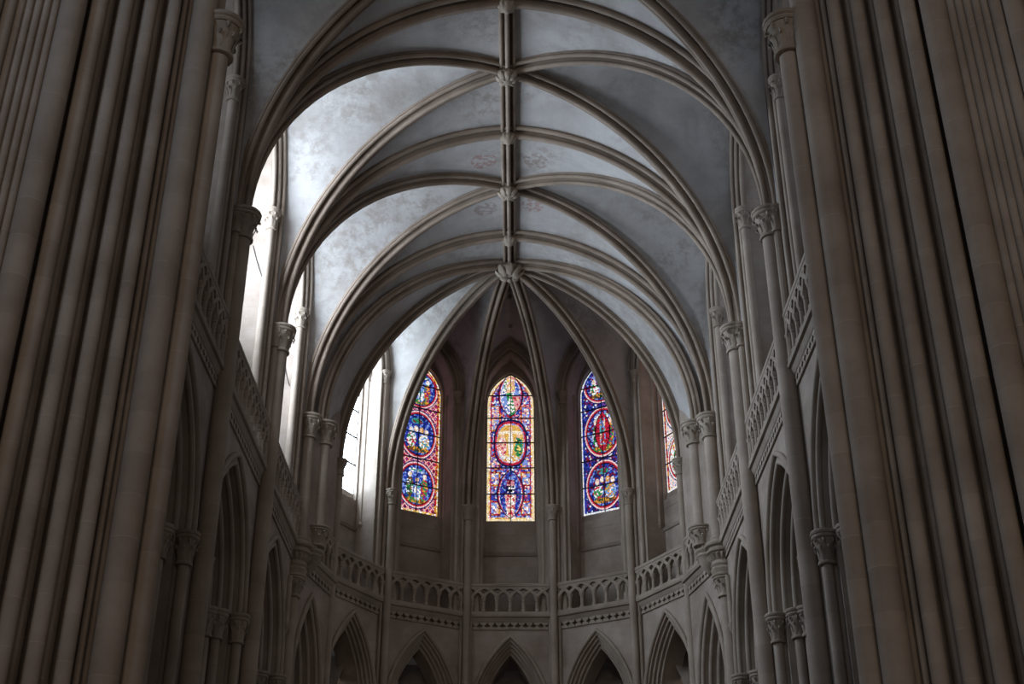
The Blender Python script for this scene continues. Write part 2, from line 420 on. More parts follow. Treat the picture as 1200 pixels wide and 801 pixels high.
# ------------------------------------------------------------------ vault webs
def web(A, Bp, m, nm='vault_cell', ns=6):
    n = len(A); V = []; uv = []; s = 0.0
    for i in range(n):
        if i: s += (A[i] - A[i - 1]).length
        for j in range(ns + 1):
            p = A[i].lerp(Bp[i], j / ns); V.append(p); uv.append(((A[i] - Bp[i]).length * j / ns + 20, s))
    return adopt(mesh(nm, V, grid_faces(n, ns + 1), m, None, True, uv), ceil)
def by_height(curve_z, fn, z0, z1):
    """wall-arch points at the same relative heights as the rib points"""
    a, b = curve_z[0], curve_z[-1]
    return [fn(z0 + (z1 - z0) * (z - a) / (b - a)) for z in curve_z]
FW, FS, FA = 2.14, 19.6, 23.42           # straight-bay wall arch: half width, springing, apex
NW = 26
for i, (ya, yb) in enumerate(BAYS):
    ym = (ya + yb) / 2; T = Vector((0, ym, ZR))
    for sx in (-1, 1):
        for yy, sg in ((ya, 1), (yb, -1)):
            S = Vector((sx * (XS - .1), yy + .12 * sg, ZC)); Dg = half_arc(S, T, NW, WEB)[0]
            Tr = half_arc(Vector((sx * (XS - .05), yy, ZC)), Vector((0, yy, ZR)), NW, WEB)[0]
            Dg[-1] = Vector((0, ym, ZR + WEB)); Tr[-1] = Vector((0, yy, ZR + WEB))
            web(Dg, Tr, M_WEB)
            zz = [p.z for p in Dg]; zz = [max(zz[:q + 1]) for q in range(len(zz))]
            Wl = by_height(zz, lambda z: Vector((sx * (XW - .01), ym - sg * half_width(FW, FS, FA, z), z)), ZC, FA)
            web(Dg, Wl, M_WEB, ns=10)
# last narrow stretch: from the transverse arch to the paired rib, then to the first apse rib
for sx, S in ((-1, S3[0]), (1, S3[1])):
    Tr = half_arc(Vector((sx * (XS - .05), C3, ZC)), Vector((0, C3, ZR)), NW, WEB)[0]; Tr[-1] = Vector((0, C3, ZR + WEB))
    Sb = half_arc(S, TB, NW, WEB)[0]; Sb[-1] = TB + UP * WEB
    A0 = half_arc(Vector((AP[0].x * -sx, AP[0].y, ZC)), TB, NW, WEB)[0]; A0[-1] = TB + UP * WEB
    web(Tr, Sb, M_WEB); web(Sb, A0, M_APSEWEB)
AFW, AFS, AFA = 1.22, 21.3, 23.45
FACETS = []
for k in range(5):
    p, q = AP[k], AP[k + 1]; mid = (p + q) / 2; u = (q - p).normalized(); n = (Vector((0, YC, 0)) - mid).normalized()
    FACETS.append(Bay(mid - n * .2, u, n))
for k in range(5):
    B = FACETS[k]
    for e, sgn in ((k, -1), (k + 1, 1)):
        Rb = half_arc(Vector((AP[e].x, AP[e].y, ZC)), TB, NW, WEB)[0]; Rb[-1] = TB + UP * WEB
        zz = [p.z for p in Rb]; zz = [max(zz[:q + 1]) for q in range(len(zz))]
        Wl = by_height(zz, lambda z: B.P(sgn * half_width(AFW, AFS, AFA, z), -.01, z), ZC, AFA)
        web(Rb, Wl, M_APSEWEB, ns=8)

# ------------------------------------------------------------------ wall bays
def arcade(B, half, w, zs, za, nord, step, ztop, wparent, label, group, caps=(0, 2, 3), band=.25, cr=.105):
    """tall pointed arcade opening: wall face, moulded orders, jamb shafts with capitals"""
    adopt(pierced_wall('bay_wall', B, 0, half, 0, ztop - .19 - band, w, 0, zs, za, None), wparent)
    t = tag(root('arcade_arch', B.P(0, 0, 0)), label, 'arch', group)
    adopt(arch_tube('hood_mould', B, w + .03, zs, za + .04, -.03, .065, M_TRIM, None), t)
    wk, zk = w, za
    for k in range(nord):
        wi = wk - step
        zi = zs + math.sqrt(max(.01, 0)) if False else None
        s = adopt(arch_step('arch_order', B, wk, wi, zs, zk, k * step * 1.1, (k + 1) * step * 1.1, M_TRIM, None, 0), t)
        # concentric apex of the next order
        h = zk - zs; R = (h * h + wk * wk) / (2 * wk); c = R - wk
        zn = zs + math.sqrt((R - step) ** 2 - c * c)
        r = step * .36
        tube = arch_tube('roll_moulding', B, wi + r * .5, zs, zn + r * .6, k * step * 1.1 + r * .5, r, M_TRIM, None)
        tube.parent = s
        if k in caps:
            for sg in (-1, 1):
                p = B.P(sg * (wi + r * .4), k * step * 1.1 + r * .4, 0)
                j = shaft_mesh(0, 0, cr, 0, zs - .3, None, n=12, name='jamb_shaft'); j.location = p; adopt(j, t)
                capital(0, 0, zs + .02, cr * 1.28, j, .27)
        wk, zk = wi, zn
    adopt(reveal('passage_reveal', B, nord * step * 1.1, nord * step * 1.1 + .55, wk, 0, zs, zk, None, sill=False), wparent)
    return t

def string_course(name, B, half, z, label, n_teeth):
    """projecting moulded string with a row of dog-tooth under it"""
    prof = [(.0, -.20), (.055, -.20), (.095, -.13), (.11, -.08), (.165, -.06), (.175, 0.0), (.0, .02), (-.2, .02), (-.2, -.2)]
    path = [B.P(a, 0, z) for a in (-half, half)]
    o = sweep(name, path, [UP] * 2, [B.n] * 2, prof, M_TRIM, None, True, 30); tag(o, label, 'string course', kind='structure')
    sp = 2 * half / n_teeth
    me = None
    for k in range(n_teeth):
        a = -half + sp * (k + .5)
        if me is None:      # block pierced by a four-petalled hollow
            h = sp * .5; V = [(-h, 0, -h), (h, 0, -h), (h, 0, h), (-h, 0, h)]
            for dd in (0, .16):
                for q in range(8):
                    an = PI / 4 * q; rr = h * (.42 if q % 2 else .92); V.append((rr * math.cos(an), dd, rr * math.sin(an)))
            F = []
            for q in range(8):
                F.append((4 + q, 4 + (q + 1) % 8, 12 + (q + 1) % 8, 12 + q))
            for (c, qs) in ((2, (0, 1, 2)), (3, (2, 3, 4)), (0, (4, 5, 6)), (1, (6, 7, 0))): F.append((c,) + tuple(4 + q for q in qs[::-1]))
            for (c, c2, q) in ((2, 3, 2), (3, 0, 4), (0, 1, 6), (1, 2, 0)): F.append((c, 4 + q, c2))
            F.append(tuple(range(12, 20)))
            V += [(-h, .16, -h), (h, .16, -h)]; F.append((0, 1, 21, 20))
            me = bpy.data.meshes.new('dogtooth'); me.from_pydata(V, [], F); me.materials.append(M_TRIM); me.update()
        t = link(bpy.data.objects.new('dogtooth', me), o)
        t.location = B.P(a, -.045, z - .20 - sp * .5)
        t.rotation_euler.z = math.atan2(B.u.y, B.u.x) + (0 if (B.u.x * B.n.y - B.u.y * B.n.x) < 0 else PI)
    return o

def balustrade(B, half, zb, zt, n, d, label, group):
    t = tag(root('balustrade', B.P(0, d, zb)), label, 'balustrade', group)
    rp = [(-.085, -.17), (-.065, -.17), (-.065, -.11), (-.085, -.09), (-.085, -.02), (-.065, 0), (.065, 0), (.085, -.02), (.085, -.09), (.065, -.11), (.065, -.17)]
    adopt(sweep('top_rail', [B.P(-half, d, zt), B.P(half, d, zt)], [UP] * 2, [B.n] * 2, rp, M_TRIM, None, True, 30), t)
    adopt(sweep('base_rail', [B.P(-half, d, zb), B.P(half, d, zb)], [UP] * 2, [B.n] * 2, [(-.085, -.02), (.085, -.02), (.085, .06), (.065, .10), (-.065, .10), (-.085, .06)], M_TRIM, None, True, 30), t)
    sp = 2 * half / n; hz = zt - zb; zc = zb + hz * .54
    bal = bar = None
    for k in range(n + 1):
        a = -half + sp * k; a = max(-half + .04, min(half - .04, a))
        if bal is None:
            r = .052
            q = lathe('baluster', 0, 0, [(r * 1.6, .08), (r * 1.6, .14), (r, .18), (r, zc - zb - .12), (r * 1.3, zc - zb - .10), (r * 1.15, zc - zb - .07), (r * 1.8, zc - zb), (r * 1.8, zc - zb + .04)], M_SHAFT, None, 8)
            bal = q.data
        else:
            q = link(bpy.data.objects.new('baluster', bal))
        q.location = B.P(a, d, zb); adopt(q, t)
        for sg in (-1, 1):
            if (k == 0 and sg < 0) or (k == n and sg > 0): continue
            # bar springing from this baluster, crossing its neighbour's bar under the rail
            pts = []; nn = []
            for (fx, fz) in ((.0, 0), (.10, .30), (.26, .52), (.50, .74), (.80, 1.0)):
                pts.append(B.P(a + sg * sp * fx, d, zc + (zt - .15 - zc) * fz)); nn.append((B.u * sg - UP * .6).normalized())
            x = sweep('tracery_bar', pts, nn, [B.n] * 5, [(-.055, -.05), (.055, -.05), (.07, 0), (.055, .05), (-.055, .05), (-.07, 0)], M_TRIM, None, True, 30); adopt(x, t)
    return t

def clerestory_straight(B, half, sx, i, wparent, glass, nwin, wlabel):
    w, zs, za = 1.72, 20.15, 22.95
    adopt(pierced_wall('clerestory_wall', B, 0, half, ZS_S, 24.6, FW - .08, ZS_S, zs, 23.25, None), wparent)
    side = 'shaded' if sx < 0 else 'daylit'
    t = tag(root('clerestory_arch', B.P(0, 0, ZS_S)), 'moulded clerestory arch, %s bay from the crossing pier on the %s wall' % (ORD[i], side), 'arch', 'clerestory arches')
    wk, zk = FW - .08, 23.25
    for k in range(3):
        wi = wk - .12
        h = zk - zs; R = (h * h + wk * wk) / (2 * wk); zn = zs + math.sqrt((R - .12) ** 2 - (R - wk) ** 2)
        s = adopt(arch_step('arch_order', B, wk, wi, zs, zk, k * .1, (k + 1) * .1, M_SHAFT, None, ZS_S), t)
        tb = arch_tube('roll_moulding', B, wi + .02, zs, zn + .03, k * .1 + .02, .058, M_SHAFT, None, z0=ZS_S if k != 2 else None); tb.parent = s
        if k == 2:
            for sg in (-1, 1):
                p = B.P(sg * (wi + .02), k * .1 + .0, 0)
                j = shaft_mesh(0, 0, .10, ZS_S, zs - .3, None, n=12, name='jamb_shaft'); j.location = p; adopt(j, t); capital(0, 0, zs + .02, .12, j, .26)
        wk, zk = wi, zn
    adopt(reveal('clerestory_reveal', B, .3, 1.15, wk, ZS_S, zs, zk, None), wparent)
    # back wall and window
    gw, gb, gs, ga = 1.25, 16.6, 20.3, 22.3
    adopt(pierced_wall('clerestory_back_wall', B, 1.15, 2.3, ZS_S, 24, gw, gb, gs, ga, None), wparent)
    adopt(reveal('window_reveal', B, 1.15, 1.45, gw, gb, gs, ga, None, sill=True), wparent)
    win = tag(root('window_%d' % nwin, B.P(0, 1.4, gb)), wlabel, 'window', kind='structure')
    rows = [gb, 17.5, 18.4, 19.3, 20.2, 21.1, ga]
    for z0, z1 in zip(rows[:-1], rows[1:]):
        for sg in (-1, 1):
            V = []; m_ = 4
            for q in range(m_ + 1):
                z = z0 + (z1 - z0) * q / m_; hw = half_width(gw, gs, ga, z)
                V += [B.P(0, 1.4, z), B.P(sg * hw, 1.4, z)]
            adopt(mesh('pane', V, [(2 * q, 2 * q + 1, 2 * q + 3, 2 * q + 2) for q in range(m_)], glass, None, False), win)
    for z in rows[1:-1]:
        adopt(box('saddle_bar', B.P(0, 1.37, z), B.ax(), (half_width(gw, gs, ga, z), .012, .022), M_IRON), win)
    adopt(box('centre_bar', B.P(0, 1.37, (gb + ga) / 2), B.ax(), (.02, .012, (ga - gb) / 2), M_IRON), win)
    return t

SIDE = {-1: 'shaded', 1: 'daylit'}
nw = 6
for sx in (-1, 1):
    for i, (ya, yb) in enumerate(BAYS):
        B = Bay((sx * XW, (ya + yb) / 2), (0, 1), (-sx, 0))
        arcade(B, D / 2, 1.98, 9.85, 12.72, 5, .17, ZS_S, WALLS[sx], 'tall moulded arcade arch, %s bay from the crossing pier on the %s wall' % (ORD[i], SIDE[sx]), 'lancet arches of the choir arcade')
        string_course('trim_%d' % (nw - 5), B, D / 2, ZS_S, 'string course with dog-tooth under the balustrade, %s bay of the %s wall' % (ORD[i], SIDE[sx]), 20)
        balustrade(B, D / 2 - .165, ZS_S, ZRAIL, 11, -.075, 'pierced stone balustrade, %s bay from the crossing pier on the %s wall' % (ORD[i], SIDE[sx]), 'stone balustrades of the clerestory')
        clerestory_straight(B, D / 2, sx, i, WALLS[sx], (M_SKY_L if sx < 0 else M_SKY_R)[i], nw,
                            'leaded clerestory window behind the balustrade, %s bay of the %s wall' % (ORD[i], SIDE[sx]))
        nw += 1

# wall shafts of the straight choir
for sx in (-1, 1):
    for y, l in ((C1, 'first'), (C2, 'second')):
        t = tag(root('wall_shaft', (sx * XS, y, 0)), 'full-height wall shaft with leafy capital, %s past the crossing pier on the %s wall' % (l, SIDE[sx]), 'column', 'full-height wall shafts')
        shaft_mesh(0, 0, .185, 0, ZC - .3, t); capital(0, 0, ZC, .20, t, .30)
        for sg in (-1, 1):
            shaft_mesh(sx * .10, sg * .20, .085, ZS_S, ZC - .3, t, n=10, name='flanking_shaft', base=False)
            capital(sx * .10, sg * .20, ZC - .02, .105, t, .27)

# the pilaster and corbelled cluster between straight choir and apse
for sx in (-1, 1):
    sd = SIDE[sx]
    # narrow stretch of wall behind: from the transverse arch shaft to the apse mouth
    p = Vector((sx * XW, C3, 0)); q = Vector((AP[0].x * -sx, AP[0].y, 0)); u = (q - p); half = u.length / 2; u.normalize()
    n = Vector((-u.y, u.x, 0)); n = n if n.x * sx < 0 else -n
    B = Bay((p + q) / 2, u, n)
    arcade(B, half, 1.05, 9.9, 12.55, 4, .15, ZS_S, WALLS[sx], 'narrow sharply pointed arcade arch beside the apse mouth on the %s wall' % sd, 'lancet arches of the choir arcade')
    string_course('trim_%d' % nw, B, half, ZS_S, 'short string course with dog-tooth beside the apse mouth on the %s wall' % sd, 12); nw += 1
    V = [B.P(-half, .02, ZS_S), B.P(half, .02, ZS_S), B.P(half, .02, 24), B.P(-half, .02, 24)]
    adopt(mesh('bay_wall', V, [(0, 1, 2, 3)], M_WALL, None, False, [(0, 0), (3, 0), (3, 10.5), (0, 10.5)]), WALLS[sx])
    Bn = Bay(B.P(half * .45, 0, 0), u, n)
    balustrade(Bn, half * .36, ZS_S + .06, ZRAIL, 3, -.06, 'short stone balustrade beside the apse mouth on the %s wall' % sd, 'stone balustrades of the apse')
    # pilaster block
    t = tag(root('clustered_pilaster', (sx * 5.45, 32.75, 0)), 'pilaster with paired shafts and capitals on a round corbel, %s side of the apse mouth' % sd, 'pilaster', 'clustered pilasters at the apse mouth')
    def rel(x, y): return sx * x - sx * 5.45, y - 32.75
    V = []
    poly = [(5.62, 32.42), (5.42, 32.55), (5.2, 32.85), (5.14, 33.12), (5.3, 33.35), (5.8, 33.5), (5.8, 32.4)]
    for z in (ZS_S, ZC + .1): V += [(*rel(x, y), z) for (x, y) in poly]
    k = len(poly); F = [(i, (i + 1) % k, k + (i + 1) % k, k + i) for i in range(k)] + [tuple(range(k)), tuple(range(k, 2 * k))]
    mesh('pilaster_core', V, F, M_WALL, t, False)
    x, y = rel(XS, C3); shaft_mesh(x, y, .17, ZS_S, ZC - .3, t, base=False); lathe('shaft_base', x, y, [(.24, ZS_S), (.24, ZS_S + .06), (.2, ZS_S + .1), (.21, ZS_S + .15), (.17, ZS_S + .2)], M_CARVE, t, 14); capital(x, y, ZC, .19, t, .30)
    x, y = rel(5.13, 32.99); shaft_mesh(x, y, .17, ZRAIL - .55, ZC - .3, t, base=False); capital(x, y, ZC, .20, t, .30)
    capital(x, y, ZRAIL - .5, .19, t, .24)
    for sg in (-1, 1): shaft_mesh(x + .04 * sx, y + sg * .12, .075, ZS_S - .02, ZRAIL - .85, t, name='colonnette', n=10, base=False)
    x, y = rel(5.30, 33.0)
    lathe('colonnette_corbel', x, y, [(.05, ZS_S - .66), (.15, ZS_S - .52), (.24, ZS_S - .38), (.29, ZS_S - .22), (.33, ZS_S - .18), (.31, ZS_S - .12), (.36, ZS_S - .06), (.36, ZS_S), (.1, ZS_S + .01)], M_CARVE, t, 20)
    x, y = rel(5.60, 32.60)
    lathe('corbel_cornice', x, y, [(.16, 12.62), (.30, 12.66), (.34, 12.78), (.30, 12.84), (.34, 12.90), (.30, 12.98), (.33, 13.2), (.40, 13.24), (.41, 13.29), (.37, 13.32), (.37, 13.35), (.45, 13.39), (.47, 13.44), (.45, 13.48), (.2, 13.5)], M_CARVE, t, 24)
    for q in range(18):
        a = 2 * PI * q / 18
        me_v = [(x + .31 * math.cos(a + e), y + .31 * math.sin(a + e), zz) for (e, zz) in ((-.13, 13.0), (.13, 13.0), (.13, 13.22), (-.13, 13.22))] + [(x + .43 * math.cos(a), y + .43 * math.sin(a), 13.13)]
        mesh('carved_tooth', me_v, [(0, 1, 4), (1, 2, 4), (2, 3, 4), (3, 0, 4)], M_CARVE, t, False)
    shaft_mesh(x, y, .15, 0, 12.3, t); capital(x, y, 12.66, .18, t, .26)
    x, y = rel(5.62, 32.16); shaft_mesh(x, y, .07, 11.25, 12.5, t, base=False, n=10, name='stub_shaft')
    lathe('stub_drop', x, y, [(.02, 10.98), (.07, 11.08), (.10, 11.18), (.07, 11.27)], M_CARVE, t, 10)

# ------------------------------------------------------------------ apse
def lin(h):
    c = [int(h[i:i + 2], 16) / 255 for i in (0, 2, 4)]
    return tuple(x / 12.92 if x <= .04045 else ((x + .055) / 1.055) ** 2.4 for x in c)
PAL = {k: lin(v) for k, v in dict(blue='2b3fa8', deep='1a2260', sky='7f9be0', red='c0283c', wine='7a1730', pink='e59aa4', white='fbf6f4', yell='f2d27a', gold='d99a3c',
                                  green='2f8a4c', dgreen='1c4a3a', purple='6a3f8e', black='08080c', pale='dfe6ef', skin='f0c8a8', teal='3f9aa0', brown='7c4a2c').items()}
def hsh(*k): return random.Random(hash(tuple(int(round(v * 1000)) for v in k))).random()
def pick(r, *names): return PAL[names[int(r * len(names)) % len(names)]]
def mixp(a, b, t): return tuple(x + (y - x) * t for x, y in zip(a, b))
def vesica(u, z, zc, hh, hw):
    """<1 inside a pointed oval"""
    v = abs(z - zc) / hh
    if v >= 1: return 9
    R = (hh * hh + hw * hw) / (2 * hw); x = math.sqrt(R * R - (v * hh) ** 2) - (R - hw)
    return abs(u) / max(x, 1e-4)
def design_central(u, z, H, hw, b):
    e = hw - abs(u)
    if z < .07 or e < .055: return mixp(PAL['white'], PAL['yell'], .35 + .5 * b)
    if z < .12 or e < .10: return pick(b, 'white', 'yell', 'pink', 'gold')
    if e < .14: return pick(b, 'red', 'wine', 'red', 'blue')
    for kind, zc, hh, ww in (('v', .95, .87, .46), ('r', 2.80, .87, .56), ('v', 4.60, .81, .43)):
        q = vesica(u, z, zc, hh, ww) if kind == 'v' else (abs((z - zc) / hh) ** 2.6 + abs(u / ww) ** 2.6) ** (1 / 2.6)
        if q < 1.0:
            if q > .93: return PAL['deep']
            if q > .84: return pick(b, 'red', 'red', 'wine')
            if q > .78: return pick(b, 'white', 'pink', 'sky')
            dz = z - zc
            if kind == 'r':
                if (u / .07) ** 2 + ((dz - .52) / .09) ** 2 < 1: return PAL['skin']
                if (u / .085) ** 2 + ((dz + .02) / .5) ** 2 < 1: return mixp(PAL['white'], PAL['yell'], .3 * b)
                if abs(dz - .42 + .1 * abs(u)) < .055 and abs(u) < .40: return mixp(PAL['white'], PAL['yell'], .4)
                if ((u - .27) / .07) ** 2 + ((dz - .27) / .09) ** 2 < 1 or ((u + .27) / .07) ** 2 + ((dz - .27) / .09) ** 2 < 1: return PAL['skin']
                if ((u - .27) / .15) ** 2 + ((dz + .12) / .38) ** 2 < 1: return pick(b, 'green', 'green', 'dgreen', 'teal', 'yell')
                if ((u + .28) / .15) ** 2 + ((dz + .12) / .38) ** 2 < 1: return pick(b, 'pink', 'skin', 'red', 'pink', 'white')
                if dz < -.45: return pick(b, 'white', 'gold', 'yell', 'pale')
                return mixp(PAL['yell'], PAL['gold'], .3 + .6 * b)
            if zc < 2:
                if .05 < dz < .3 and abs(u) < .15: return pick(b, 'black', 'white', 'deep')
                if dz < -.02 and abs(u) < .19 - .1 * abs(dz): return pick(b, 'skin', 'red', 'white', 'pink')
                if .3 <= dz < .5 and abs(u) < .12: return pick(b, 'pink', 'wine')
                return pick(b, 'blue', 'blue', 'sky', 'purple', 'deep')
            if dz > .1 and abs(u) < .14: return pick(b, 'skin', 'pink', 'yell', 'white')
            if abs(u + .05 + dz * .2) < .10: return pick(b, 'green', 'white', 'green')
            if u > .05 and dz < 0: return pick(b, 'red', 'skin', 'pink')
            return pick(b, 'sky', 'white', 'blue', 'sky')
    # small corner figures
    for zc in (.45, 1.5, 2.1, 3.5, 3.95, 5.0):
        if abs(z - zc) < .20 and abs(abs(u) - .52) < .13: return pick(b, 'sky', 'pink', 'white', 'purple', 'skin', 'sky')
        if abs(z - zc) < .26 and abs(abs(u) - .52) < .18: return pick(b, 'wine', 'gold', 'red')
    return pick(b, 'blue', 'sky', 'deep', 'purple', 'sky', 'red', 'white', 'pink', 'blue')
FIG = [((-.24, .42, .07, .12, ('skin', 'white')), (-.24, -.12, .13, .48, ('green', 'brown', 'pale', 'dgreen')), (.02, .22, .07, .1, ('skin', 'gold')), (.04, -.3, .12, .4, ('teal', 'sky', 'white')), (.29, .40, .07, .12, ('skin', 'white')),
        (.28, -.14, .13, .46, ('red', 'gold', 'green', 'purple')), (0, -.68, .42, .12, ('brown', 'green', 'gold')), (0, .62, .3, .1, ('sky', 'white', 'green'))),
       ((-.26, .15, .08, .12, ('skin', 'pale')), (-.08, .22, .08, .12, ('skin', 'white')), (.12, .2, .08, .12, ('skin', 'gold')), (.3, .14, .08, .12, ('skin', 'white')), (-.24, -.25, .17, .3, ('white', 'green', 'pale', 'red')),
        (.22, -.28, .2, .3, ('sky', 'gold', 'white', 'teal')), (0, -.62, .4, .13, ('brown', 'gold', 'dgreen')), (-.05, .56, .22, .12, ('teal', 'green', 'wine')))]
def design_rings(pal_bg, pal_in, ring, centres, border, dark=False):
    def fn(u, z, H, hw, b):
        e = hw - abs(u)
        if z < .07 or e < .05: return pick(b, *border)
        if e < .12: return pick(b, 'red', 'wine', 'gold') if border[0] != 'pale' else pick(b, 'deep', 'blue')
        for ci, (zc, R) in enumerate(centres):
            q = math.hypot(u / .66, (z - zc) / R)
            if q < 1.06:
                if q > 1.01: return PAL['deep']
                if q > .95: return mixp(PAL[ring[0]], PAL['white'], .5)
                if q > .885: return PAL[ring[1]]
                if q > .85: return PAL['black']
                dz = (z - zc) / R
                if dark and ci == 1:
                    v = vesica(u, z, zc, R * .82, .30)
                    if v < 1:
                        if v > .86: return PAL['black']
                        if abs(u) < .10 and abs(dz) < .55: return pick(b, 'skin', 'teal', 'sky', 'red')
                        return pick(b, 'red', 'wine', 'red')
                for (fu, fz, fw, fh, cs) in FIG[(ci + (1 if dark else 0)) % 2]:
                    if ((u - fu) / fw) ** 2 + ((dz - fz) / fh) ** 2 < 1: return pick(b, *cs)
                return pick(b, *pal_in)
        g = (u * 5 + z * 4.2) % 1.0; g2 = (u * 5 - z * 4.2) % 1.0
        if not dark and (g < .2 or g2 < .2): return mixp(PAL['pink'], PAL['white'], .35)
        if not dark and abs(g - .6) < .15 and abs(g2 - .6) < .15: return pick(b, 'blue', 'sky', 'deep')
        if dark and b > .9: return PAL['pale']
        return pick(b, *pal_bg)
    return fn
DESIGN = {1: design_rings(('red', 'red', 'wine'), ('blue', 'deep', 'sky', 'blue'), ('pink', 'red'), ((.95, .80), (2.75, .86), (4.45, .72)), ('yell', 'gold', 'white')),
          2: design_central,
          3: design_rings(('deep', 'blue', 'deep', 'wine', 'purple'), ('deep', 'blue', 'sky', 'wine'), ('pink', 'red'), ((.95, .86), (2.85, .90), (4.65, .72)), ('pale', 'pale', 'white'), True),
          4: design_rings(('white', 'pale', 'white', 'yell', 'pale'), ('white', 'pale', 'yell', 'red', 'pale'), ('white', 'red'), ((1.0, .8), (2.8, .86), (4.5, .7)), ('white', 'pale', 'white'))}
GW, GB, GS, GA, GD = .79, 17.12, 21.35, 22.5, .92     # apse lancet glass: half width, sill, springing, apex, depth
_SP = {}
def seedpt(seed, i, j):
    key = (seed, i, j)
    if key not in _SP:
        r = random.Random(seed * 7919 + i * 104729 + j * 1299721); _SP[key] = ((i + r.random()) * .058, (j + r.random()) * .062, r.random())
    return _SP[key]
def stained_pane(B, z0, z1, sg, fn, seed, parent):
    cell = .021; nz = max(2, round((z1 - z0) / cell)); nx = round(GW / cell)
    V, F, Cc = [], [], []
    for i in range(nz + 1):
        z = z0 + (z1 - z0) * i / nz; hw = max(.004, half_width(GW, GS, GA, z))
        for j in range(nx + 1): V.append(B.P(sg * hw * j / nx, GD, z))
    for i in range(nz):
        zc = z0 + (z1 - z0) * (i + .5) / nz; hw = half_width(GW, GS, GA, zc)
        for j in range(nx):
            a = i * (nx + 1) + j; F.append((a, a + 1, a + nx + 2, a + nx + 1))
            u = sg * hw * (j + .5) / nx; zz = zc - GB
            # irregular pieces: nearest of the jittered seeds around
            gi, gj = math.floor(u / .058), math.floor(zz / .062); best = 9; b = 0; sec = 9
            for ii in (gi - 1, gi, gi + 1):
                for jj in (gj - 1, gj, gj + 1):
                    qx, qy, qb = seedpt(seed, ii, jj)
                    dd = (u - qx) ** 2 + (zz - qy) ** 2
                    if dd < best: sec = best; best = dd; b = qb
                    elif dd < sec: sec = dd
            c = fn(u, zz, GA - GB, hw, b); k = .8 + .45 * hsh(seed + 3, i, j)
            if sec ** .5 - best ** .5 < .009: k *= .6        # lead line
            Cc += [(min(c[0] * k, 1.2), min(c[1] * k, 1.2), min(c[2] * k, 1.2), 1)] * 4
    o = mesh('pane', V, F, M_STAIN, None, False)
    at = o.data.color_attributes.new('glass', 'FLOAT_COLOR', 'CORNER')
    at.data.foreach_set('color', [x for c in Cc for x in c])
    return adopt(o, parent)
WNAME = ['tall clear leaded lancet window blown white by daylight', 'red and blue stained glass lancet with round medallions', 'central stained glass lancet with a golden crucifixion medallion',
         'dark blue stained glass lancet with red-ringed medallions', 'pale yellow-flecked stained glass lancet of the apse']
FN = ['of the clear window', 'of the red and blue window', 'of the central window', 'of the dark blue window', 'of the yellow-flecked window']
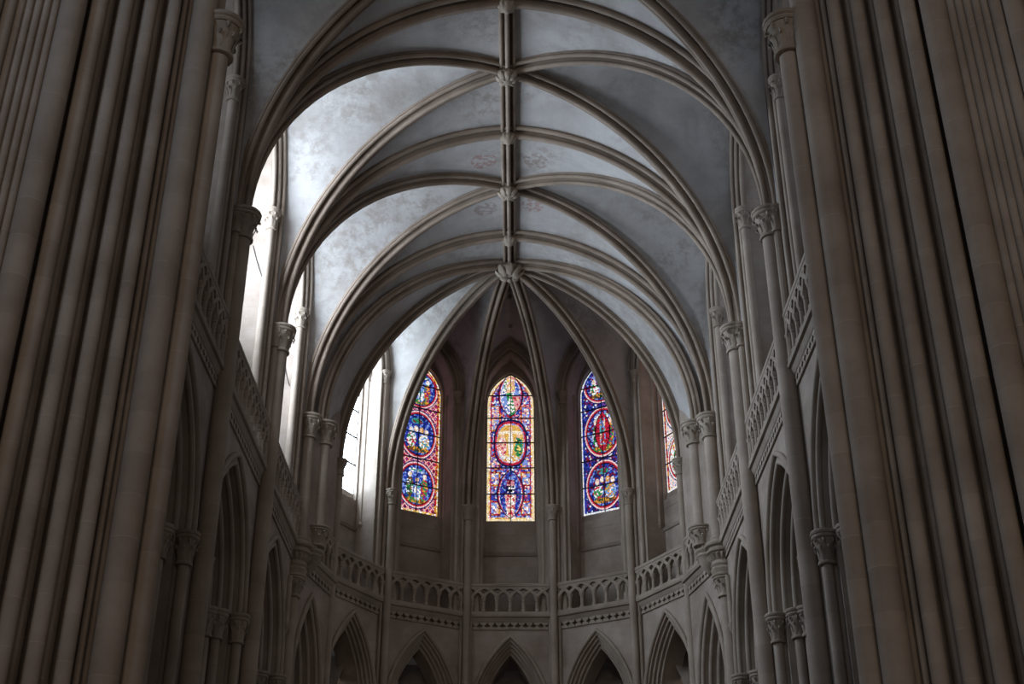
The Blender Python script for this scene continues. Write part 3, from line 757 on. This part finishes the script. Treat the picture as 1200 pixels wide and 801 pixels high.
for k in range(5):
    B = FACETS[k]; half = (RA * math.cos(math.radians(15)) + .2) * math.tan(math.radians(15))
    arcade(B, half, 1.22, 10.3, 12.96, 4, .082, ZS_A, wallA, 'pointed ambulatory arch under the balustrade ' + FN[k], 'pointed arches of the apse', caps=(0, 3), cr=.08)
    string_course('trim_%d' % nw, B, half - .1, ZS_A, 'string course with dog-tooth under the balustrade ' + FN[k], 11); nw += 1
    balustrade(B, half - .16, ZS_A, ZRAIL + .02, 6, -.09, 'pierced stone balustrade below the sill ' + FN[k], 'stone balustrades of the apse')
    # deep recess with the window in its back wall
    w, zs, za = 1.10, 21.3, 23.2
    adopt(pierced_wall('bay_wall', B, 0, half, ZS_A, 24.6, w, ZS_A, zs, za, None), wallA)
    t = tag(root('window_arch', B.P(0, 0, ZS_A)), 'moulded window arch with jamb shafts framing the recess ' + FN[k], 'arch', 'moulded window arches of the apse')
    adopt(arch_tube('hood_mould', B, AFW, AFS, AFA - .02, -.03, .055, M_TRIM, None, n=12), t)
    wk, zk = w, za
    for q in range(2):
        wi = wk - .11; h = zk - zs; R = (h * h + wk * wk) / (2 * wk); zn = zs + math.sqrt((R - .11) ** 2 - (R - wk) ** 2)
        s = adopt(arch_step('arch_order', B, wk, wi, zs, zk, q * .1, (q + 1) * .1, M_TRIM, None, ZS_A), t)
        tb = arch_tube('roll_moulding', B, wi + .03, zs, zn + .04, q * .1 + .03, .055, M_TRIM, None, n=12); tb.parent = s
        wk, zk = wi, zn
    for sg in (-1, 1):
        j = shaft_mesh(0, 0, .075, ZS_A, zs - .2, None, n=10, name='jamb_shaft'); j.location = B.P(sg * (w - .05), .05, 0); adopt(j, t); capital(0, 0, zs + .02, .095, j, .2)
        j = shaft_mesh(0, 0, .05, 16.1, GS - .15, None, n=8, name='inner_shaft', base=False); j.location = B.P(sg * (GW + .10), GD - .30, 0); adopt(j, t); capital(0, 0, GS, .065, j, .16)
        lathe('shaft_drop', 0, 0, [(.01, 15.9), (.05, 15.98), (.08, 16.06), (.05, 16.14)], M_CARVE, j, 8)
    adopt(reveal('recess_reveal', B, .2, GD - .12, wk, ZS_A, zs, zk, None), wallA)
    adopt(pierced_wall('window_wall', B, GD - .12, 1.3, ZS_A, 24, GW + .03, GB - .25, GS, GA + .05, None), wallA)
    adopt(reveal('window_reveal', B, GD - .12, GD + .02, GW + .03, GB - .25, GS, GA + .05, None), wallA)
    # sloping sill and ledge
    V = [B.P(-wk, GD - .13, GB - .55), B.P(wk, GD - .13, GB - .55), B.P(GW + .03, GD + .01, GB + .0), B.P(-GW - .03, GD + .01, GB + .0)]
    adopt(mesh('sloping_sill', V, [(0, 1, 2, 3)], M_WALL, None, False, [(0, 0), (1.6, 0), (1.6, .5), (0, .5)]), wallA)
    adopt(sweep('ledge', [B.P(-wk, GD - .12, 15.95), B.P(wk, GD - .12, 15.95)], [UP] * 2, [B.n] * 2, [(0, -.10), (.05, -.08), (.09, 0), (.0, .06)], M_WALL, None), wallA)
    win = tag(root('window_%d' % (k + 1), B.P(0, GD, GB)), WNAME[k], 'window', kind='structure')
    rows = [GB, GB + .936, GB + 1.88, GB + 2.80, GB + 3.72, GB + 4.58, GA]
    for z0, z1 in zip(rows[:-1], rows[1:]):
        for sg in (-1, 1):
            if k == 0:
                V = []
                for q in range(7):
                    z = z0 + (z1 - z0) * q / 6; V += [B.P(0, GD, z), B.P(sg * half_width(GW, GS, GA, z), GD, z)]
                adopt(mesh('pane', V, [(2 * q, 2 * q + 1, 2 * q + 3, 2 * q + 2) for q in range(6)], M_SKY_A, None, False), win)
            else: stained_pane(B, z0, z1, sg, DESIGN[k], k * 11, win)
    for z in rows[1:-1]:
        adopt(box('saddle_bar', B.P(0, GD - .03, z), B.ax(), (max(.05, half_width(GW, GS, GA, z)), .012, .018 if k else .03), M_IRON), win)
    adopt(box('centre_bar', B.P(0, GD - .03, (GB + GA) / 2), B.ax(), (.012 if k else .022, .012, (GA - GB) / 2), M_IRON), win)
    if k == 2:       # black iron outlines of the three medallions
        for kind, zc, hh, ww in (('v', .95, .87, .46), ('r', 2.80, .87, .56), ('v', 4.60, .81, .43)):
            pts = []
            for i in range(33):
                v = -1 + 2 * i / 32
                if kind == 'v': R = (hh * hh + ww * ww) / (2 * ww); x = math.sqrt(R * R - (v * hh) ** 2) - (R - ww)
                else: x = ww * max(0, 1 - abs(v) ** 2.6) ** (1 / 2.6)
                pts.append((x, zc + v * hh))
            loop = pts + [(-x, z) for (x, z) in reversed(pts[1:-1])]
            path = [B.P(a, GD - .02, GB + z) for (a, z) in loop] ; path.append(path[0])
            nr = [(B.P(0, GD - .02, GB + zc) - p).normalized() for p in path]
            adopt(sweep('medallion_bar', path, nr, [B.n] * len(path), [(-.01, -.012), (.01, -.012), (.01, .012), (-.01, .012)], M_IRON, None), win)

# full-height apse shafts
for k in range(6):
    p = AP[k]; mouth = k in (0, 5)
    t = tag(root('apse_shaft', (p.x, p.y, 0)), 'slender full-height apse ' + APN[k], 'column', 'full-height apse shafts')
    shaft_mesh(0, 0, .115, 0, ZC - .25, t, n=12); capital(0, 0, ZC, .125, t, .22)
    n = (Vector((0, YC, 0)) - p); n.z = 0; n.normalize(); u = Vector((-n.y, n.x, 0))
    for sg in (-1, 1):
        q = u * (.15 * sg) - n * .10
        shaft_mesh(q.x, q.y, .05, 0, ZC - .1, t, n=8, name='flanking_shaft', base=False)

# ------------------------------------------------------------------ ambulatory seen through the apse arches
amb = tag(root('wall_ambulatory', (0, YC + 9, 0)), 'dim ambulatory wall and vault beyond the apse arches', 'wall', kind='structure')
RO = 9.6
OUT = [Vector((-RO * math.sin(math.radians(90 - 30 * k)), YC + RO * math.cos(math.radians(90 - 30 * k)), 0)) for k in range(7)]
for k in range(6):
    p, q = OUT[k], OUT[k + 1]; mid = (p + q) / 2; u = (q - p).normalized(); n = (Vector((0, YC, 0)) - mid).normalized(); B = Bay(mid, u, n); half = (q - p).length / 2
    adopt(pierced_wall('ambulatory_wall', B, 0, half, 0, 13.6, 1.0, 5.5, 9.6, 11.2, None), amb)
    adopt(reveal('ambulatory_reveal', B, 0, .5, 1.0, 5.5, 9.6, 11.2, None), amb)
    win = tag(root('window_%d' % (nw + 10 + k), B.P(0, .45, 5.5)), 'low ambulatory window in the %s bay behind the apse arches' % ('first', 'second', 'third', 'fourth', 'fifth', 'sixth')[k], 'window', kind='structure')
    V = [B.P(a, .45, z) for (a, z, _, _) in pointed(1.0, 9.6, 11.2, 10, 5.5)]
    adopt(mesh('pane', V, [tuple(range(len(V)))], M_AMB, None, False), win)
    lamp('ambulatory_window_%s_offscreen' % ('first', 'second', 'third', 'fourth', 'fifth', 'sixth')[k], B.P(0, .35, 8.0), B.P(0, -5, 8.6), 55, (1.0, 0.95, 0.88), 1.7)
    adopt(arch_tube('wall_rib', B, half - .15, 9.4, 12.6, -.05, .12, M_RIB, None), amb)
    adopt(lathe('vault_shaft', p.x, p.y, [(.16, 0), (.16, 9.4), (.3, 9.7)], M_SHAFT, None, 10), amb)
    # vault cell over the walk, from the wall to the arcade
    ia, ib = [Vector((v.x * 6.0 / RO, YC + (v.y - YC) * 6.0 / RO, 0)) for v in (p, q)]
    V, uv = [], []
    for i in range(9):
        s = i / 8
        for j in range(9):
            tt = j / 8; a = p.lerp(q, tt); b = ia.lerp(ib, tt); c = a.lerp(b, s)
            z = 9.5 + 3.1 * max(math.sin(PI * tt) ** .6, math.sin(PI * s) ** .6) if 0 < tt < 1 or 0 < s < 1 else 9.5
            V.append((c.x, c.y, z)); uv.append((c.x, c.y))
    adopt(mesh('ambulatory_vault', V, grid_faces(9, 9), M_WALL, None, True, uv), amb)
    for (e, g) in ((p, ib), (q, ia)):
        mm = (e + g) / 2; path, nr, bn = arch_path(Vector((e.x, e.y, 9.5)), Vector((g.x, g.y, 9.5)), Vector((mm.x, mm.y, 12.4)), 10)
        adopt(sweep('ambulatory_rib', path, nr, bn, circ(.13), M_RIB, None), amb)
# aisle walls that close the arcade openings
for sx, nm in ((-1, 'wall_aisle_shaded'), (1, 'wall_aisle_daylit')):
    V = [(sx * 9.6, C0 - 1, 0), (sx * 9.6, YC + .1, 0), (sx * 9.6, YC + .1, 13.6), (sx * 9.6, C0 - 1, 13.6), (sx * (XW + 1.4), C0 - 1, 13.4), (sx * (XW + 1.4), YC + .1, 13.4)]
    o = mesh(nm, V, [(0, 1, 2, 3), (3, 2, 5, 4)], M_WALL, None, False, [(0, 0), (17, 0), (17, 13), (0, 13), (0, 16), (17, 16)])
    tag(o, 'dark aisle wall and roof behind the arcade of the %s wall' % SIDE[sx], 'wall', kind='structure')

# ------------------------------------------------------------------ crossing piers
PX, PY = -4.81, 16.93
LAY = [(0.01, .165, .0, 1), (0.40, .205, -.02, 1), (0.68, .047, .17, 0), (0.93, .110, .04, 1), (1.14, .047, .17, 0), (1.34, .108, .04, 1), (1.545, .047, .17, 0),
       (1.75, .112, .04, 1), (1.965, .047, .17, 0), (2.18, .122, .03, 1), (2.59, .195, .0, 1), (2.84, .065, .05, 1), (2.965, .065, .05, 1), (3.09, .065, .05, 1), (3.215, .065, .05, 1), (3.34, .065, .05, 1), (3.50, .10, .03, 1), (3.75, .14, .0, 1)]
for sx in (-1, 1):
    sd = SIDE[sx]
    t = tag(root('crossing_pier', (sx * 5.6, 15.9, 0)), 'massive compound crossing pier of clustered shafts before the %s wall' % sd, 'pier', 'crossing piers')
    e = Vector((sx * .7071, -.7071, 0)); back = Vector((sx * .7071, .7071, 0))
    def at(s, dd): 
        v = Vector((sx * -PX, PY, 0)) + e * s + back * dd; return v.x - sx * 5.6, v.y - 15.9
    poly = [at(-.05, .12), at(.2, .13), at(.55, .12), at(.60, .38), at(2.33, .38), at(2.38, .20), at(2.72, .16), at(3.4, .14), at(3.9, .10), at(3.95, 1.9), at(.35, 1.6), at(-.12, .85), at(-.2, .4)]
    V = []
    for z in (0, 27): V += [(x, y, z) for (x, y) in poly]
    k = len(poly); F = [(i, (i + 1) % k, k + (i + 1) % k, k + i) for i in range(k)] + [tuple(range(k)), tuple(range(k, 2 * k))]
    mesh('pier_core', V, F, M_PIER, t, False)
    for j, (s, r, dd, big) in enumerate(LAY):
        x, y = at(s, dd)
        if j == 0:
            shaft_mesh(x, y, r, 0, ZC - .3, t, M_PIER, n=18); capital(x, y, ZC, .21, t, .34)
            continue
        shaft_mesh(x, y, r, 0, 27, t, M_PIER, n=18 if big else 10, name='shaft' if big else 'fillet_roll', base=bool(big))
    x, y = at(-.25, .45); shaft_mesh(x, y, .11, 0, ZC - .3, t, M_PIER, n=12, name='flanking_shaft'); capital(x, y, ZC, .13, t, .3)
    # transept wall beyond the pier, with its clerestory light
    o = mesh('wall_transept_' + sd, [(sx * 7.2, 15.9, 0), (sx * 16, 15.9, 0), (sx * 16, 15.9, 27), (sx * 7.2, 15.9, 27)], [(0, 1, 2, 3)], M_WALL, None, False, [(0, 0), (9, 0), (9, 27), (0, 27)])
    tag(o, 'plain transept wall beside the crossing pier of the %s wall' % sd, 'wall', kind='structure')
o = mesh('wall_transept_west', [(-8.3, 5.5, 0), (-16, 5.5, 0), (-16, 5.5, 27), (-8.3, 5.5, 27)], [(0, 1, 2, 3)], M_WALL, None, False, [(0, 0), (8, 0), (8, 27), (0, 27)])
tag(o, 'plain west wall of the transept', 'wall', kind='structure')
# slack cables hanging across the bright clerestory reveals
for y, x0, z0, x1, z1, l in ((26.805, -6.25, 19.10, -5.86, 18.0, 'first'), (31.73, -6.18, 18.4, -6.0, 17.75, 'second')):
    path = [Vector((x0 + (x1 - x0) * t / 8, y, z0 + (z1 - z0) * t / 8 - .06 * math.sin(PI * t / 8))) for t in range(9)]
    o = sweep('cable', path, [Vector((1, 0, 0))] * 9, [Vector((0, 1, 0))] * 9, circ(.012, 0, 0, 6), M_IRON)
    tag(o, 'thin dark cable hanging in the %s brightly lit clerestory recess' % l, 'cable', 'cables in the clerestory')
for k, (t_, r_) in enumerate(((.26, .06), (.32, .06), (.40, .07), (.80, .07))):
    y = YC + t_ * 5.2; z = ZR + WEB + (AFA - ZR - WEB) * t_
    V = []
    for (q, zz) in ((r_, z + .03), (r_, z - .10), (r_ * .78, z - .10), (r_ * .78, z + .03)):
        for i in range(12): V.append((q * math.cos(PI * i / 6), y + q * math.sin(PI * i / 6), zz))
    adopt(mesh('vent_collar', V, grid_faces(4, 12, True), M_WEB, None, True, None, 40), ceil)
